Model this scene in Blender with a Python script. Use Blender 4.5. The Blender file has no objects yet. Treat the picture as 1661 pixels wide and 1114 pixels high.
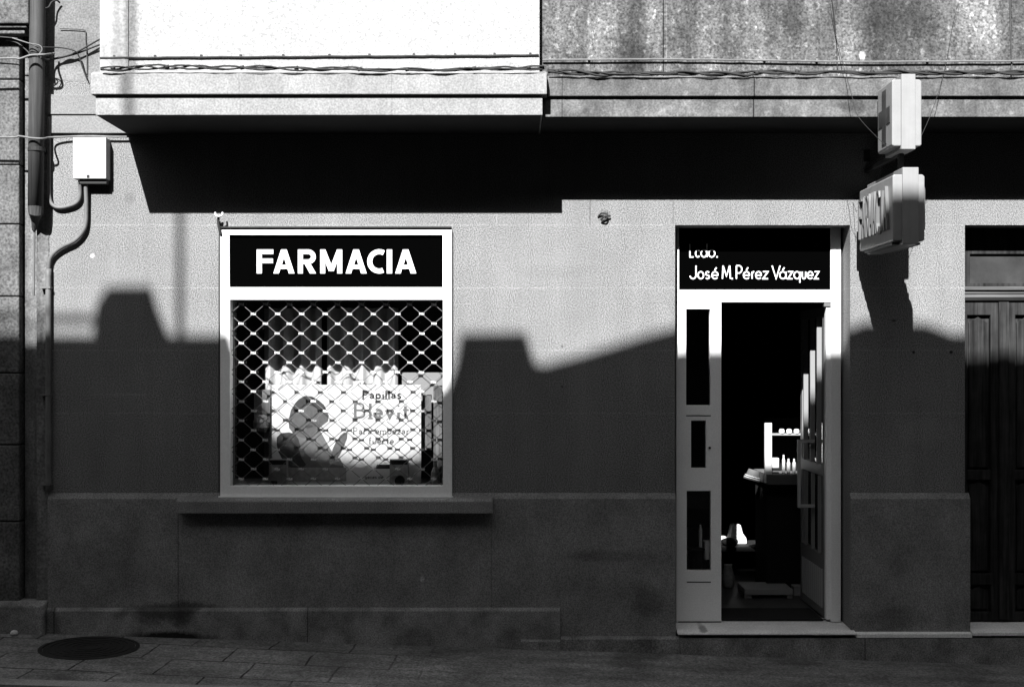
import bpy, bmesh, math, random
from mathutils import Vector, Matrix
random.seed(7)
S = bpy.context.scene
COL = S.collection

# ------------------------------------------------------------------ camera, sky, sun, exposure
D = 8.0                                   # camera to facade (m)
K = 240.0                                 # photo pixels per metre on the facade plane
CZ = (1080-590)/K                         # camera height above datum
cam_d = bpy.data.cameras.new('camera'); cam = bpy.data.objects.new('camera', cam_d); COL.objects.link(cam)
cam.location = (0, -D, CZ); cam.rotation_euler = (math.radians(90), 0, 0)
cam_d.sensor_width = 36; cam_d.lens = 36*D/(1661/K); cam_d.shift_y = (590-557)/1661.0
cam_d.clip_end = 500; cam_d.clip_start = 0.05
S.camera = cam

LDIR = Vector((0.246, 1.0, -0.881))       # direction the sunlight travels
SUN_ELEV = math.atan2(0.881, math.hypot(0.246, 1.0)); SUN_AZ = math.atan2(-0.246, -1.0)
w = bpy.data.worlds.new('World'); S.world = w; w.use_nodes = True
nt = w.node_tree; nt.nodes.clear()
sky = nt.nodes.new('ShaderNodeTexSky'); sky.sky_type = 'NISHITA'; sky.sun_disc = False
sky.sun_elevation = SUN_ELEV; sky.sun_rotation = SUN_AZ % (2*math.pi)
bw = nt.nodes.new('ShaderNodeRGBToBW'); bg = nt.nodes.new('ShaderNodeBackground'); wo = nt.nodes.new('ShaderNodeOutputWorld')
nt.links.new(sky.outputs[0], bw.inputs[0]); nt.links.new(bw.outputs[0], bg.inputs[0]); nt.links.new(bg.outputs[0], wo.inputs[0])
bg.inputs[1].default_value = 0.07
sl = bpy.data.lights.new('sun', 'SUN'); sl.energy = 5.0; sl.angle = math.radians(0.42); sl.color = (1, 1, 1)
sun = bpy.data.objects.new('sun', sl); COL.objects.link(sun)
sun.rotation_euler = LDIR.to_track_quat('-Z', 'Y').to_euler(); sun.location = (-3, -11, 14)
S.view_settings.view_transform = 'Standard'; S.view_settings.look = 'None'
S.view_settings.exposure = 1.65; S.view_settings.gamma = 1
S.cycles.max_bounces = 8; S.cycles.diffuse_bounces = 1; S.cycles.transparent_max_bounces = 16

# ------------------------------------------------------------------ helpers
def wx(px, p=0.0): return (px-830.5)/K*(D-p)/D
def wz(py, p=0.0): return CZ+(590-py)/K*(D-p)/D
def P(px, py, p=0.0): return Vector((wx(px, p), -p, wz(py, p)))
def zg(x): return 0.242-(x+3.46)/6.92*0.222     # the street slopes down to the right

MATS = {}
KEEP = ('white_enamel', 'white_lettering', 'white_ceramic', 'threshold_stone', 'aluminium', 'link_plate', 'curtain_cloth', 'shop_floor', 'grey_laminate')
def mat(name, v, rough=0.8, speck=0.0, sscale=95, cloud=0.0, cscale=3, bump=0.0, metal=0.0, spots=(), zl=(), xl=(),
        streak=0.0, stv=(30, 30, 1.5), lmul=1.25, light_spots=0.0, extra=None, spec=0.3):
    """grey procedural material; speck = fine grain of the stone, cloud = large soft mottling,
    streak = stretched noise, zl / xl = joint lines, spots = (x, z, rx, rz, factor) stains and painted shadow stripes"""
    m = bpy.data.materials.new(name); m.use_nodes = True; t = m.node_tree; n = t.nodes; L = t.links
    b = n['Principled BSDF']; b.inputs['Roughness'].default_value = rough; b.inputs['Metallic'].default_value = metal
    b.inputs['Specular IOR Level'].default_value = spec
    geo = n.new('ShaderNodeNewGeometry'); pos = geo.outputs['Position']
    sep = n.new('ShaderNodeSeparateXYZ'); L.new(pos, sep.inputs[0])
    v = v*(1.0 if name in KEEP else .785)
    def val(x):
        q = n.new('ShaderNodeValue'); q.outputs[0].default_value = x; return q.outputs[0]
    def M(op, a, c=None, d=None, clamp=False):
        q = n.new('ShaderNodeMath'); q.operation = op; q.use_clamp = clamp
        for i, s in enumerate((a, c, d)):
            if s is None: continue
            if isinstance(s, (int, float)): q.inputs[i].default_value = s
            else: L.new(s, q.inputs[i])
        return q.outputs[0]
    def noise(scale, detail=3, vec=None, rough_=0.5):
        q = n.new('ShaderNodeTexNoise'); q.inputs['Scale'].default_value = scale; q.inputs['Detail'].default_value = detail
        q.inputs['Roughness'].default_value = rough_
        L.new(vec if vec is not None else pos, q.inputs['Vector']); return q.outputs['Fac']
    def rng(x, a, c, lo, hi):
        q = n.new('ShaderNodeMapRange'); L.new(x, q.inputs[0])
        for i, s in zip((1, 2, 3, 4), (a, c, lo, hi)): q.inputs[i].default_value = s
        return q.outputs[0]
    cur = val(v); hgt = None
    if speck:
        s1 = noise(sscale, 2); hgt = s1
        cur = M('MULTIPLY', cur, rng(s1, 0.3, 0.7, 1-speck, 1+speck))
    if cloud:
        cur = M('MULTIPLY', cur, rng(noise(cscale, 6, None, 0.62), 0.32, 0.68, 1-cloud, 1+cloud))
    if streak:
        mp = n.new('ShaderNodeMapping'); mp.inputs['Scale'].default_value = stv; L.new(pos, mp.inputs[0])
        cur = M('MULTIPLY', cur, rng(noise(1, 5, mp.outputs[0], 0.6), 0.33, 0.67, 1-streak, 1+streak))
    if light_spots:
        cur = M('MULTIPLY', cur, rng(noise(26, 3), 0.58, 0.66, 1, 1+light_spots))
    wob = M('MULTIPLY', M('SUBTRACT', noise(7, 3), 0.5), 0.02)
    for z in zl:
        d = M('ABSOLUTE', M('SUBTRACT', M('ADD', sep.outputs['Z'], wob if False else 0.0), z))
        f = rng(d, 0.002, 0.007, 1, 0)
        f = M('MULTIPLY', f, rng(noise(14, 3), 0.35, 0.6, 0.1, 1.0))
        cur = M('MULTIPLY', cur, M('MULTIPLY_ADD', f, lmul-1, 1.0))
    for (x, z0, z1, fm) in xl:
        d = M('ABSOLUTE', M('SUBTRACT', sep.outputs['X'], x))
        f = rng(d, 0.002, 0.006, 1, 0)
        f = M('MULTIPLY', f, M('MULTIPLY', M('GREATER_THAN', sep.outputs['Z'], z0), M('LESS_THAN', sep.outputs['Z'], z1)))
        cur = M('MULTIPLY', cur, M('MULTIPLY_ADD', f, fm-1, 1.0))
    if spots:
        wn = M('MULTIPLY', M('SUBTRACT', noise(9, 5, None, 0.65), 0.5), 1.6)
    for (x, z, rx, rz, fm) in spots:
        dx = M('DIVIDE', M('SUBTRACT', sep.outputs['X'], x), rx); dz = M('DIVIDE', M('SUBTRACT', sep.outputs['Z'], z), rz)
        r = M('ADD', M('SQRT', M('ADD', M('MULTIPLY', dx, dx), M('MULTIPLY', dz, dz))), wn)
        f = rng(r, 0.55, 1.1, 1, 0)
        cur = M('MULTIPLY', cur, M('MULTIPLY_ADD', f, fm-1, 1.0))
    if extra: cur = extra(n, L, M, rng, noise, sep, pos, cur)
    cb = n.new('ShaderNodeCombineColor')
    for i in range(3): L.new(cur, cb.inputs[i])
    L.new(cb.outputs[0], b.inputs['Base Color'])
    if bump:
        bp = n.new('ShaderNodeBump'); bp.inputs['Strength'].default_value = 0.6; bp.inputs['Distance'].default_value = bump
        L.new(hgt if hgt is not None else noise(60, 3), bp.inputs['Height']); L.new(bp.outputs[0], b.inputs['Normal'])
    MATS[name] = m; return m

def glass_mat(name, refl=0.06, dark=1.0):
    m = bpy.data.materials.new(name); m.use_nodes = True; t = m.node_tree; n = t.nodes; L = t.links
    n.remove(n['Principled BSDF'])
    tr = n.new('ShaderNodeBsdfTransparent'); tr.inputs[0].default_value = (dark, dark, dark, 1)
    gl = n.new('ShaderNodeBsdfGlossy'); gl.inputs['Roughness'].default_value = 0.02; gl.inputs[0].default_value = (0.9, 0.9, 0.9, 1)
    lw = n.new('ShaderNodeFresnel'); lw.inputs[0].default_value = 1.45
    mx = n.new('ShaderNodeMixShader'); L.new(lw.outputs[0], mx.inputs[0]); L.new(tr.outputs[0], mx.inputs[1]); L.new(gl.outputs[0], mx.inputs[2])
    L.new(mx.outputs[0], n['Material Output'].inputs[0]); return m

BASE = {}
def tag(o, label=None, cat=None, group=None, kind=None):
    if label: o['label'] = label
    if cat: o['category'] = cat
    if group: o['group'] = group
    if kind: o['kind'] = kind
    return o
def empty(name, loc, label=None, cat=None, group=None, kind=None):
    o = bpy.data.objects.new(name, None); COL.objects.link(o); o.location = loc; o.empty_display_size = 0.2
    BASE[o.name] = Vector(loc); return tag(o, label, cat, group, kind)

class MB:
    def __init__(s): s.v = []; s.f = []
    def add(s, vs, fs):
        k = len(s.v); s.v += [Vector(a) for a in vs]; s.f += [tuple(i+k for i in f) for f in fs]; return s
    def box(s, x0, x1, y0, y1, z0, z1):
        x0, x1 = sorted((x0, x1)); y0, y1 = sorted((y0, y1)); z0, z1 = sorted((z0, z1))
        return s.add([(x0,y0,z0),(x1,y0,z0),(x1,y1,z0),(x0,y1,z0),(x0,y0,z1),(x1,y0,z1),(x1,y1,z1),(x0,y1,z1)],
                     [(0,3,2,1),(4,5,6,7),(0,1,5,4),(1,2,6,5),(2,3,7,6),(3,0,4,7)])
    def pbox(s, px0, px1, py0, py1, p, y0, y1):
        """box whose front outline is given in photo pixels on the plane p in front of the wall"""
        return s.box(wx(px0, p), wx(px1, p), y0, y1, wz(py0, p), wz(py1, p))
    def prism(s, poly, axis, a, b):
        n = len(poly)
        def m(u, v, t): return {'y': (u, t, v), 'x': (t, u, v), 'z': (u, v, t)}[axis]
        vs = [m(u, v, a) for u, v in poly]+[m(u, v, b) for u, v in poly]
        fs = [tuple(range(n)), tuple(range(2*n-1, n-1, -1))]+[(i, (i+1) % n, n+(i+1) % n, n+i) for i in range(n)]
        return s.add(vs, fs)
    def tube(s, pts, r, n=8, cap=True):
        pts = [Vector(p) for p in pts]; rs = r if isinstance(r, (list, tuple)) else [r]*len(pts)
        vs = []; fs = []; ref = None
        for i, p in enumerate(pts):
            t = (pts[min(i+1, len(pts)-1)]-pts[max(i-1, 0)]).normalized()
            if ref is None:
                ref = t.orthogonal().normalized()
            ref = (ref-t*ref.dot(t)).normalized(); q = t.cross(ref)
            for k in range(n):
                a = 2*math.pi*k/n; vs.append(p+(ref*math.cos(a)+q*math.sin(a))*rs[i])
        for i in range(len(pts)-1):
            for k in range(n): fs.append((i*n+k, i*n+(k+1) % n, (i+1)*n+(k+1) % n, (i+1)*n+k))
        if cap: fs += [tuple(range(n)), tuple(range(len(vs)-1, len(vs)-n-1, -1))]
        return s.add(vs, fs)
    def lathe(s, prof, c, n=20, M=None):
        vs = []; fs = []
        for (r, z) in prof:
            for k in range(n):
                a = 2*math.pi*k/n; q = Vector((r*math.cos(a), r*math.sin(a), z))
                if M: q = M @ q
                vs.append(q+Vector(c))
        for i in range(len(prof)-1):
            for k in range(n): fs.append((i*n+k, i*n+(k+1) % n, (i+1)*n+(k+1) % n, (i+1)*n+k))
        fs += [tuple(range(n)), tuple(range(len(vs)-1, len(vs)-n-1, -1))]
        return s.add(vs, fs)
    def slab(s, u0, u1, v0, v1, holes, w0, w1, mp=None):
        """a flat panel with rectangular holes; (u, v, w) = (x, z, y) unless mp remaps"""
        mp = mp or (lambda u, v, t: (u, t, v))
        v0, v1 = sorted((v0, v1)); us = {u0, u1}; vs_ = {v0, v1}
        H = []
        for a, b, c, d in holes:
            a, b = sorted((a, b)); c, d = sorted((c, d)); H.append((a, b, c, d))
            us |= {max(a, u0), min(b, u1)}; vs_ |= {max(c, v0), min(d, v1)}
        us = sorted(us); vs_ = sorted(vs_)
        solid = {}
        for i in range(len(us)-1):
            for j in range(len(vs_)-1):
                cu = (us[i]+us[i+1])/2; cv = (vs_[j]+vs_[j+1])/2
                solid[i, j] = not any(a < cu < b and c < cv < d for a, b, c, d in H)
        for (i, j), q in solid.items():
            if not q: continue
            a, b, c, d = us[i], us[i+1], vs_[j], vs_[j+1]
            s.add([mp(a,c,w0), mp(b,c,w0), mp(b,d,w0), mp(a,d,w0)], [(0,1,2,3)])
            s.add([mp(a,c,w1), mp(b,c,w1), mp(b,d,w1), mp(a,d,w1)], [(3,2,1,0)])
            for (di, dj, e0, e1) in ((-1,0,(a,c),(a,d)), (1,0,(b,c),(b,d)), (0,-1,(a,c),(b,c)), (0,1,(a,d),(b,d))):
                if not solid.get((i+di, j+dj), False):
                    s.add([mp(*e0,w0), mp(*e1,w0), mp(*e1,w1), mp(*e0,w1)], [(0,1,2,3)])
        return s
    def build(s, name, m, parent=None, bevel=0, smooth=False, sub=0):
        if parent is not None: org = BASE[parent.name]
        else:
            xs = [v.x for v in s.v]; ys = [v.y for v in s.v]; zs = [v.z for v in s.v]
            org = Vector(((min(xs)+max(xs))/2, (min(ys)+max(ys))/2, min(zs)))
        me = bpy.data.meshes.new(name)
        me.from_pydata([v-org for v in s.v], [], s.f)
        b = bmesh.new(); b.from_mesh(me)
        bmesh.ops.remove_doubles(b, verts=b.verts, dist=1e-5); bmesh.ops.recalc_face_normals(b, faces=b.faces)
        b.to_mesh(me); b.free(); me.update()
        if smooth:
            for p in me.polygons: p.use_smooth = True
        me.materials.append(m)
        o = bpy.data.objects.new(name, me); COL.objects.link(o)
        if parent is not None: o.parent = parent
        else: o.location = org
        BASE[o.name] = org
        if bevel:
            q = o.modifiers.new('bevel', 'BEVEL'); q.width = bevel; q.segments = 2; q.limit_method = 'ANGLE'
        if sub:
            q = o.modifiers.new('sub', 'SUBSURF'); q.levels = sub; q.render_levels = sub
        return o

# ---- lettering: each letter is a set of strokes
def arc(cx, cy, rx, ry, a0, a1, n=14):
    return [(cx+rx*math.cos(math.radians(a0+(a1-a0)*i/n)), cy+ry*math.sin(math.radians(a0+(a1-a0)*i/n))) for i in range(n+1)]
XH = 0.54
def bowl(): return arc(.5, XH/2, .5, XH/2, 0, 360, 20)
G = {
 'J': [[(.95,1),(.95,.3)]+arc(.475,.3,.475,.3,0,-165)[1:]],
 'o': [bowl()],
 's': [arc(.5,XH*.75,.42,XH*.25,30,270,10)+arc(.5,XH*.25,.45,XH*.25,90,-150,10)[1:]],
 'e': [[(0.03,XH*.5),(.97,XH*.5)]+arc(.5,XH/2,.5,XH/2,0,320,18)[1:]],
 'M': [[(0,0),(.08,1)],[(.08,1),(.5,.2),(.92,1)],[(.92,1),(1,0)]],
 '.': [[(0,.0),(.25,.0)]],
 'P': [[(0,0),(0,1)],[(0,1),(.45,1)]+arc(.45,.72,.5,.28,90,-90)[1:]+[(0,.44)]],
 'r': [[(.1,0),(.1,XH)],[(.1,XH*.55)]+arc(.75,XH*.55,.62,XH*.45,170,70,8)],
 'z': [[(0,XH),(1,XH),(0,0),(1,0)]],
 'V': [[(0,1),(.5,0),(1,1)]],
 'a': [bowl(), [(1,0),(1,XH)]],
 'c': [arc(.55,XH/2,.5,XH/2,45,315)],
 'd': [bowl(), [(1,0),(1,1)]],
 'q': [bowl(), [(1,XH),(1,-.3)]],
 'p': [bowl(), [(0,XH),(0,-.32)]],
 'u': [[(0,XH),(0,XH*.4)]+arc(.5,XH*.4,.5,XH*.4,180,360)[1:]+[(1,XH)]],
 'L': [[(0,1),(0,0),(1,0)]],
 'l': [[(.5,0),(.5,1)]],
 'i': [[(.5,0),(.5,XH)], [(.5,.78),(.5,.88)]],
 'B': [[(0,0),(0,1)],[(0,1),(.5,1)]+arc(.5,.76,.4,.24,90,-90)[1:]+[(0,.52)],[(.4,.52)]+arc(.5,.26,.5,.26,90,-90)+[(0,0)]],
 'v': [[(0,XH),(.5,0),(1,XH)]],
 't': [[(.4,.8),(.4,.12)]+arc(.75,.14,.35,.14,180,290,6),[(0,XH),(.95,XH)]],
 'f': [[(.3,0),(.3,.75)]+arc(.65,.78,.35,.2,180,50,6),[(0,XH),(.8,XH)]],
 'm': [[(0,0),(0,XH)],arc(.25,XH*.6,.25,XH*.4,180,0,8)+[(.5,0)],arc(.75,XH*.6,.25,XH*.4,180,0,8)+[(1,0)]],
 'n': [[(0,0),(0,XH)],arc(.5,XH*.6,.5,XH*.4,180,0,8)+[(1,0)]],
 'g': [bowl(), [(1,XH),(1,-.15)]+arc(.5,-.15,.5,.17,0,-150,8)[1:]],
}
G['é'] = G['e']+[[(.45,.66),(.75,.86)]]; G['á'] = G['a']+[[(.45,.66),(.75,.86)]]
G['A2'] = [[(.1,.42),(.35,XH),(.7,.5),(.85,.38),(.85,0)], [(.85,.3),(.35,.27),(.05,.14),(.3,.0),(.85,.12)]]
def ribbon(pts, w):
    pts = [Vector(p) for p in pts]; n = len(pts); A = []; B = []
    closed = (pts[0]-pts[-1]).length < 1e-6
    for i, p in enumerate(pts):
        if closed and i in (0, n-1): a = pts[-2]; c = pts[1]
        else: a = pts[max(i-1, 0)]; c = pts[min(i+1, n-1)]
        d1 = (p-a).normalized() if (p-a).length > 1e-9 else (c-p).normalized()
        d2 = (c-p).normalized() if (c-p).length > 1e-9 else d1
        t = d1+d2; t = t.normalized() if t.length > 1e-6 else d1
        nn = Vector((-t.y, t.x)); k = min(1/max(nn.dot(Vector((-d1.y, d1.x))), .35), 2.2)
        A.append(p+nn*w/2*k); B.append(p-nn*w/2*k)
    return A, B
def stroke(mb, pts, w, y0, y1):
    """stroke in the x-z plane, front at y0, back at y1"""
    A, B = ribbon(pts, w); n = len(A)
    vs = [(a.x, y0, a.y) for a in A]+[(b.x, y0, b.y) for b in B]+[(a.x, y1, a.y) for a in A]+[(b.x, y1, b.y) for b in B]
    fs = []
    for i in range(n-1):
        fs += [(i, i+1, n+i+1, n+i), (2*n+i, 3*n+i, 3*n+i+1, 2*n+i+1), (i, 2*n+i, 2*n+i+1, i+1), (n+i, n+i+1, 3*n+i+1, 3*n+i)]
    fs += [(0, n, 3*n, 2*n), (n-1, 3*n-1, 4*n-1, 2*n-1)]
    mb.add(vs, fs)
def glyph(mb, ch, x0, w_, zb, cap, sw, yf, th, serif=0):
    if ch == '.':
        stroke(mb, [(x0, zb+sw*.6), (x0+sw*1.15, zb+sw*.6)], sw*1.2, yf, yf+th); return
    hw = sw/2
    for k, st in enumerate(G[ch]):
        pts = [(x0+hw+a*(w_-2*hw), zb+hw+b*(cap-2*hw)) for a, b in st]
        stroke(mb, pts, sw*(1 if not serif or k == 0 else .62), yf-k*0.0005, yf+th)
    if serif and ch in 'PBplirnmuLft':
        for k, (sx) in enumerate({'m': (0, .5, 1), 'n': (0, 1), 'r': (.1,), 'l': (.5,), 'i': (.5,), 'f': (.3,)}.get(ch, (0,))):
            if ch in 'ut': break
            zz = zb+(-.32*cap if ch == 'p' else 0)+sw*.18
            xx = x0+hw+sx*(w_-2*hw)
            stroke(mb, [(xx-sw*.95, zz), (xx+sw*.95, zz)], sw*.36, yf-.0016-k*.0002, yf+th)

# ------------------------------------------------------------------ materials
JZ = [wz(365), wz(467), wz(568), wz(670)]
WALL = mat('render_wall', 0.19, .9, speck=.75, sscale=140, cloud=.13, cscale=1.3, streak=.07, stv=(7, 7, .9), bump=.002, zl=JZ, lmul=1.3,
           xl=[(wx(957), wz(365), wz(325), .55), (wx(1092), wz(365), wz(325), .7), (wx(805), wz(365), wz(345), 1.2)],
           spots=[(wx(980), wz(352), .05, .045, .45), (wx(210), wz(321), .04, .045, .82), (wx(150), wz(415), .014, .014, 3.0),
                  (wx(1450), wz(520), .02, .01, .3), (wx(1482), wz(571), .013, .013, .1), (wx(1543), wz(571), .013, .013, .1),
                  (wx(1495), wz(700), .2, .1, 1.12), (wx(500), wz(930), .5, .12, .9), (wx(900), wz(440), .35, .05, .93),
                  (wx(912), wz(562), .01, .01, .3), (wx(912), wz(627), .01, .01, .3), (wx(200), wz(640), .25, .01, 1.2)])
REVEAL = WALL
PLINTH = mat('plinth_stone', 0.23, .9, speck=.45, sscale=125, cloud=.26, cscale=3, bump=.002,
             xl=[(wx(289, .03), wz(990), wz(815), .55), (wx(797, .03), wz(990), wz(840), .7)],
             spots=[(wx(290), wz(985), .35, .05, .4), (wx(150), wz(920), .3, .25, .8), (wx(985), wz(900), .35, .04, .72),
                    (wx(685), wz(937), .018, .018, 1.8), (wx(1450), wz(1000), .25, .08, .75), (wx(1050), wz(975), .12, .12, .7)])
BASEST = mat('base_course_stone', 0.23, .9, speck=.45, sscale=110, cloud=.42, cscale=6, bump=.002,
             xl=[(wx(499, .05), -1, 3, .4), (wx(88, .05), -1, 3, .3), (wx(1403, .06), -1, 3, .4)],
             spots=[(wx(270), wz(985), .3, .12, .3), (wx(280), wz(1031), .33, .045, .05), (wx(90), wz(1005), .06, .1, .5)])
STEP = mat('threshold_stone', 0.72, .7, speck=.15, cloud=.1, cscale=5, spots=[(wx(1140), wz(1020), .03, .008, .4)])
WHITE_W = mat('white_stucco', 0.37, .9, speck=.3, sscale=70, cloud=.07, cscale=4, bump=.003, light_spots=0,
              spots=[(wx(190, .58), wz(30, .58), .03, .6, .8), (wx(800, .6), wz(110, .6), .25, .04, .8)])  # first spot, tall and narrow, paints the roof mast's cast shadow
FASCIA_L = mat('white_fascia', 0.255, .9, speck=.24, sscale=80, cloud=.13, cscale=4, bump=.002, streak=.07, stv=(9, 9, .8),
               xl=[(wx(390, .6), 0, 9, .85), (wx(636, .6), 0, 9, .8)])
STAINED = mat('weathered_stone', 0.102, .95, speck=.6, sscale=75, cloud=.4, cscale=2.8, bump=.003, streak=.5, stv=(6, 6, .8), light_spots=.9,
              xl=[(wx(1076, .5), 0, 9, .12), (wx(1081, .5), 0, 9, 1.6), (wx(1640, .5), 0, 9, .3)],
              spots=[(wx(1030, .5), wz(80, .5), .1, .5, .6), (wx(1450, .5), wz(40, .5), .32, .42, .5), (wx(1290, .5), wz(20, .5), .1, .18, .6),
                     (wx(1590, .5), wz(40, .5), .13, .28, 1.6), (wx(930, .5), wz(40, .5), .2, .3, 1.25), (wx(1180, .5), wz(70, .5), .3, .25, 1.2),
                     (wx(1399, .5), wz(91, .5), .022, .03, 5.0)])
FASCIA_R = mat('weathered_fascia', 0.108, .95, speck=.3, sscale=80, cloud=.4, cscale=4.5, bump=.002, streak=.25, stv=(8, 8, 1), light_spots=.35,
               xl=[(wx(912, .53), 0, 9, .55), (wx(1223, .53), 0, 9, .1)],
               spots=[(wx(930, .53), wz(172, .53), .06, .05, 1.6), (wx(1380, .53), wz(170, .53), .15, .05, .55), (wx(1090, .53), wz(180, .53), .1, .04, 1.5)])
SOFFIT = mat('soffit_shade_dark', 0.03, .95, cloud=.2)  # near-black colour carries the shade below the overhang
NEIGH = mat('neighbour_granite', 0.11, .95, speck=.5, sscale=60, cloud=.35, cscale=5, bump=.006)
NEIGH2 = mat('neighbour_render', 0.14, .95, speck=.35, sscale=70, cloud=.4, cscale=4, bump=.004, streak=.3, stv=(14, 14, 1))
FRAME = mat('white_enamel', 0.86, .45, speck=.05, cloud=.03, spec=.4)
BLACKP = mat('black_sign_panel', 0.001, .25, spec=.0)
WLET = mat('white_lettering', 0.85, .5)
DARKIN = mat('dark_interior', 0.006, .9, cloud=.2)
FLOORIN = mat('shop_floor', 0.055, .5, cloud=.25, cscale=6)
MATDK = mat('rubber_mat', 0.012, .9, speck=.3)
GALV = mat('galvanised_steel', 0.13, .5, metal=0.0, cloud=.1, cscale=20)
GLASS = glass_mat('window_glass')
CABLE_D = mat('dark_cable', 0.02, .7)
CABLE_L = mat('grey_cable', 0.17, .7, cloud=.2, cscale=20)
CABLE_M = mat('dusty_cable', 0.06, .8, cloud=.3, cscale=20)
PIPE = mat('painted_pipe', 0.055, .7, streak=.4, stv=(60, 60, 2), cloud=.2)
CONDUIT = mat('steel_conduit', 0.14, .6, cloud=.25, cscale=12)
BOXW = mat('painted_box', 0.42, .6, speck=.1, cloud=.08)
SIGNM = mat('sign_metal', 0.27, .45, cloud=.05, cscale=12, streak=.05)
SIGNF = mat('sign_face', 0.5, .5, cloud=.12, cscale=9)
SIGND = mat('sign_dark', 0.05, .5, cloud=.25, cscale=9)
CHROME = mat('steel_letter', 0.17, .4, metal=.3)
WOOD = mat('old_wood', 0.03, .8, spec=.05, streak=.55, stv=(40, 40, 2.2), cloud=.3, cscale=5)
WOODM = mat('wood_moulding', 0.09, .6, streak=.3, stv=(3, 20, 40))
TRANS = mat('transom_panel', 0.035, .5, cloud=.4, cscale=5)
IRON = mat('cast_iron', 0.02, .6, speck=.4, sscale=60)
CLOTH = mat('curtain_cloth', 0.42, .9, speck=.08)
CARD = mat('poster_card', 0.62, .8, speck=.04)
INK = mat('printed_ink', 0.015, .8); INKM = mat('printed_grey', 0.1, .8, cloud=.15, cscale=30); INKL = mat('printed_pale', 0.15, .8, cloud=.12, cscale=30)
INK2 = mat('printed_dark', 0.05, .8, cloud=.2, cscale=30)
PKG = mat('package_card', 0.3, .7, cloud=.2, cscale=30)
PKGD = mat('package_dark', 0.02, .9, spec=.1)
WHT = mat('white_ceramic', 0.8, .4); GREYL = mat('grey_laminate', 0.24, .6, cloud=.1)
ALU = mat('aluminium', 0.34, .4)

def side_extra(n, L, M, rng, noise, sep, pos, cur):
    mp = n.new('ShaderNodeMapping'); mp.inputs['Rotation'].default_value = (0, 0, math.radians(3)); L.new(pos, mp.inputs[0])
    # two nested grids of joints whose edges wander a little
    nz = n.new('ShaderNodeTexNoise'); nz.inputs['Scale'].default_value = 3; L.new(pos, nz.inputs['Vector'])
    ad = n.new('ShaderNodeMixRGB'); ad.blend_type = 'LINEAR_LIGHT'; ad.inputs[0].default_value = .03
    L.new(mp.outputs[0], ad.inputs[1]); L.new(nz.outputs['Color'], ad.inputs[2])
    bk = n.new('ShaderNodeTexBrick'); L.new(ad.outputs[0], bk.inputs['Vector']); bk.inputs['Scale'].default_value = 1
    bk.inputs['Brick Width'].default_value = .52; bk.inputs['Row Height'].default_value = .36; bk.inputs['Mortar Size'].default_value = .008
    bk.inputs['Mortar Smooth'].default_value = .3; bk.offset = .4
    j = bk.outputs['Fac']
    left = rng(M('ADD', sep.outputs['X'], M('MULTIPLY', noise(2, 3), .8)), wx(560)+.3, wx(760)+.4, 1, .12)
    j = M('MULTIPLY', M('MULTIPLY', j, left), rng(noise(6, 3), .3, .55, .15, 1))
    cur = M('MULTIPLY', cur, M('MULTIPLY_ADD', j, -.95, 1.0))
    # worn dark patches
    d = rng(noise(1.7, 6), .6, .7, 0, .35)
    g = rng(noise(38, 4), .35, .65, .72, 1.25)
    return M('MULTIPLY', M('MULTIPLY', cur, g), M('SUBTRACT', 1.0, d))
PAVE = mat('pavement_stone', 0.18, .85, speck=.45, sscale=80, cloud=.38, cscale=2.6, bump=.004, streak=.22, stv=(1.2, 9, 1), extra=side_extra,
           spots=())
KERB = mat('kerb_stone', 0.3, .9, speck=.3, cloud=.2)
ROAD = mat('asphalt', 0.05, .9, speck=.4, sscale=60, cloud=.2)
OPP = mat('opposite_wall', 0.028, .95, cloud=.2, cscale=1)

# ------------------------------------------------------------------ ground
def sheet(name, x0, x1, y0, y1, dz, th, m, kind='structure'):
    b = MB(); vs = []
    for x in (x0, x1):
        for y in (y0, y1):
            vs += [(x, y, zg(x)+dz), (x, y, zg(x)+dz-th)]
    b.add(vs, [(0,4,6,2), (1,3,7,5), (0,2,3,1), (4,5,7,6), (0,1,5,4), (2,6,7,3)])
    return tag(b.build(name, m), kind=kind)
sheet('ground', -90, 90, -90, 90, -.145, .02, ROAD)
sheet('road', -60, 60, -8.9, -1.29, -.13, .004, ROAD)
sheet('pavement', -40, 40, -1.17, .25, 0, .12, PAVE)
sheet('kerb', -40, 40, -1.29, -1.17, .003, .14, KERB)
sheet('far_pavement', -40, 40, -10.9, -8.9, 0, .12, PAVE)

# ------------------------------------------------------------------ pharmacy building
FL = CZ+(590-1008)/K*(D+.17)/D            # shop floor height
RX = wx(2150)                              # right end of the modelled facade
bld = empty('pharmacy_building', (0, .2, 0), 'pale rendered town building with white bay, black shop signs and stained stone band above', 'building')
wl = MB()
WIN = (wx(364), wx(726), wz(800), wz(376))
DOOR = (wx(1095), wx(1379), -1, wz(365))
RD = (wx(1565), wx(1905), -1, wz(365))
wl.slab(wx(80), RX, -.3, 3.95, [WIN, DOOR, RD], 0, .3)
wall = wl.build('ground_floor_wall', WALL, bld)
# plain wall strip left of the bay, going up
wl = MB(); wl.box(wx(80), wx(216), 0.001, .3, 3.951, 7.6)
wl.build('side_strip_wall', mat('side_strip_render', .17, .95, speck=.3, sscale=80, cloud=.22, cscale=4, bump=.003,
         spots=[(wx(115), wz(80), .2, .15, .75), (wx(100), wz(110), .15, .1, 1.3)]), bld)
b = MB(); b.box(wx(80), wx(200), -.03, 0, wz(187), wz(155)); b.box(wx(82), wx(214), -.02, 0, wz(217), wz(188.5))
b.build('string_course', mat('string_course_stone', .2, .95, speck=.25, cloud=.1), bld, bevel=.003)
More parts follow.
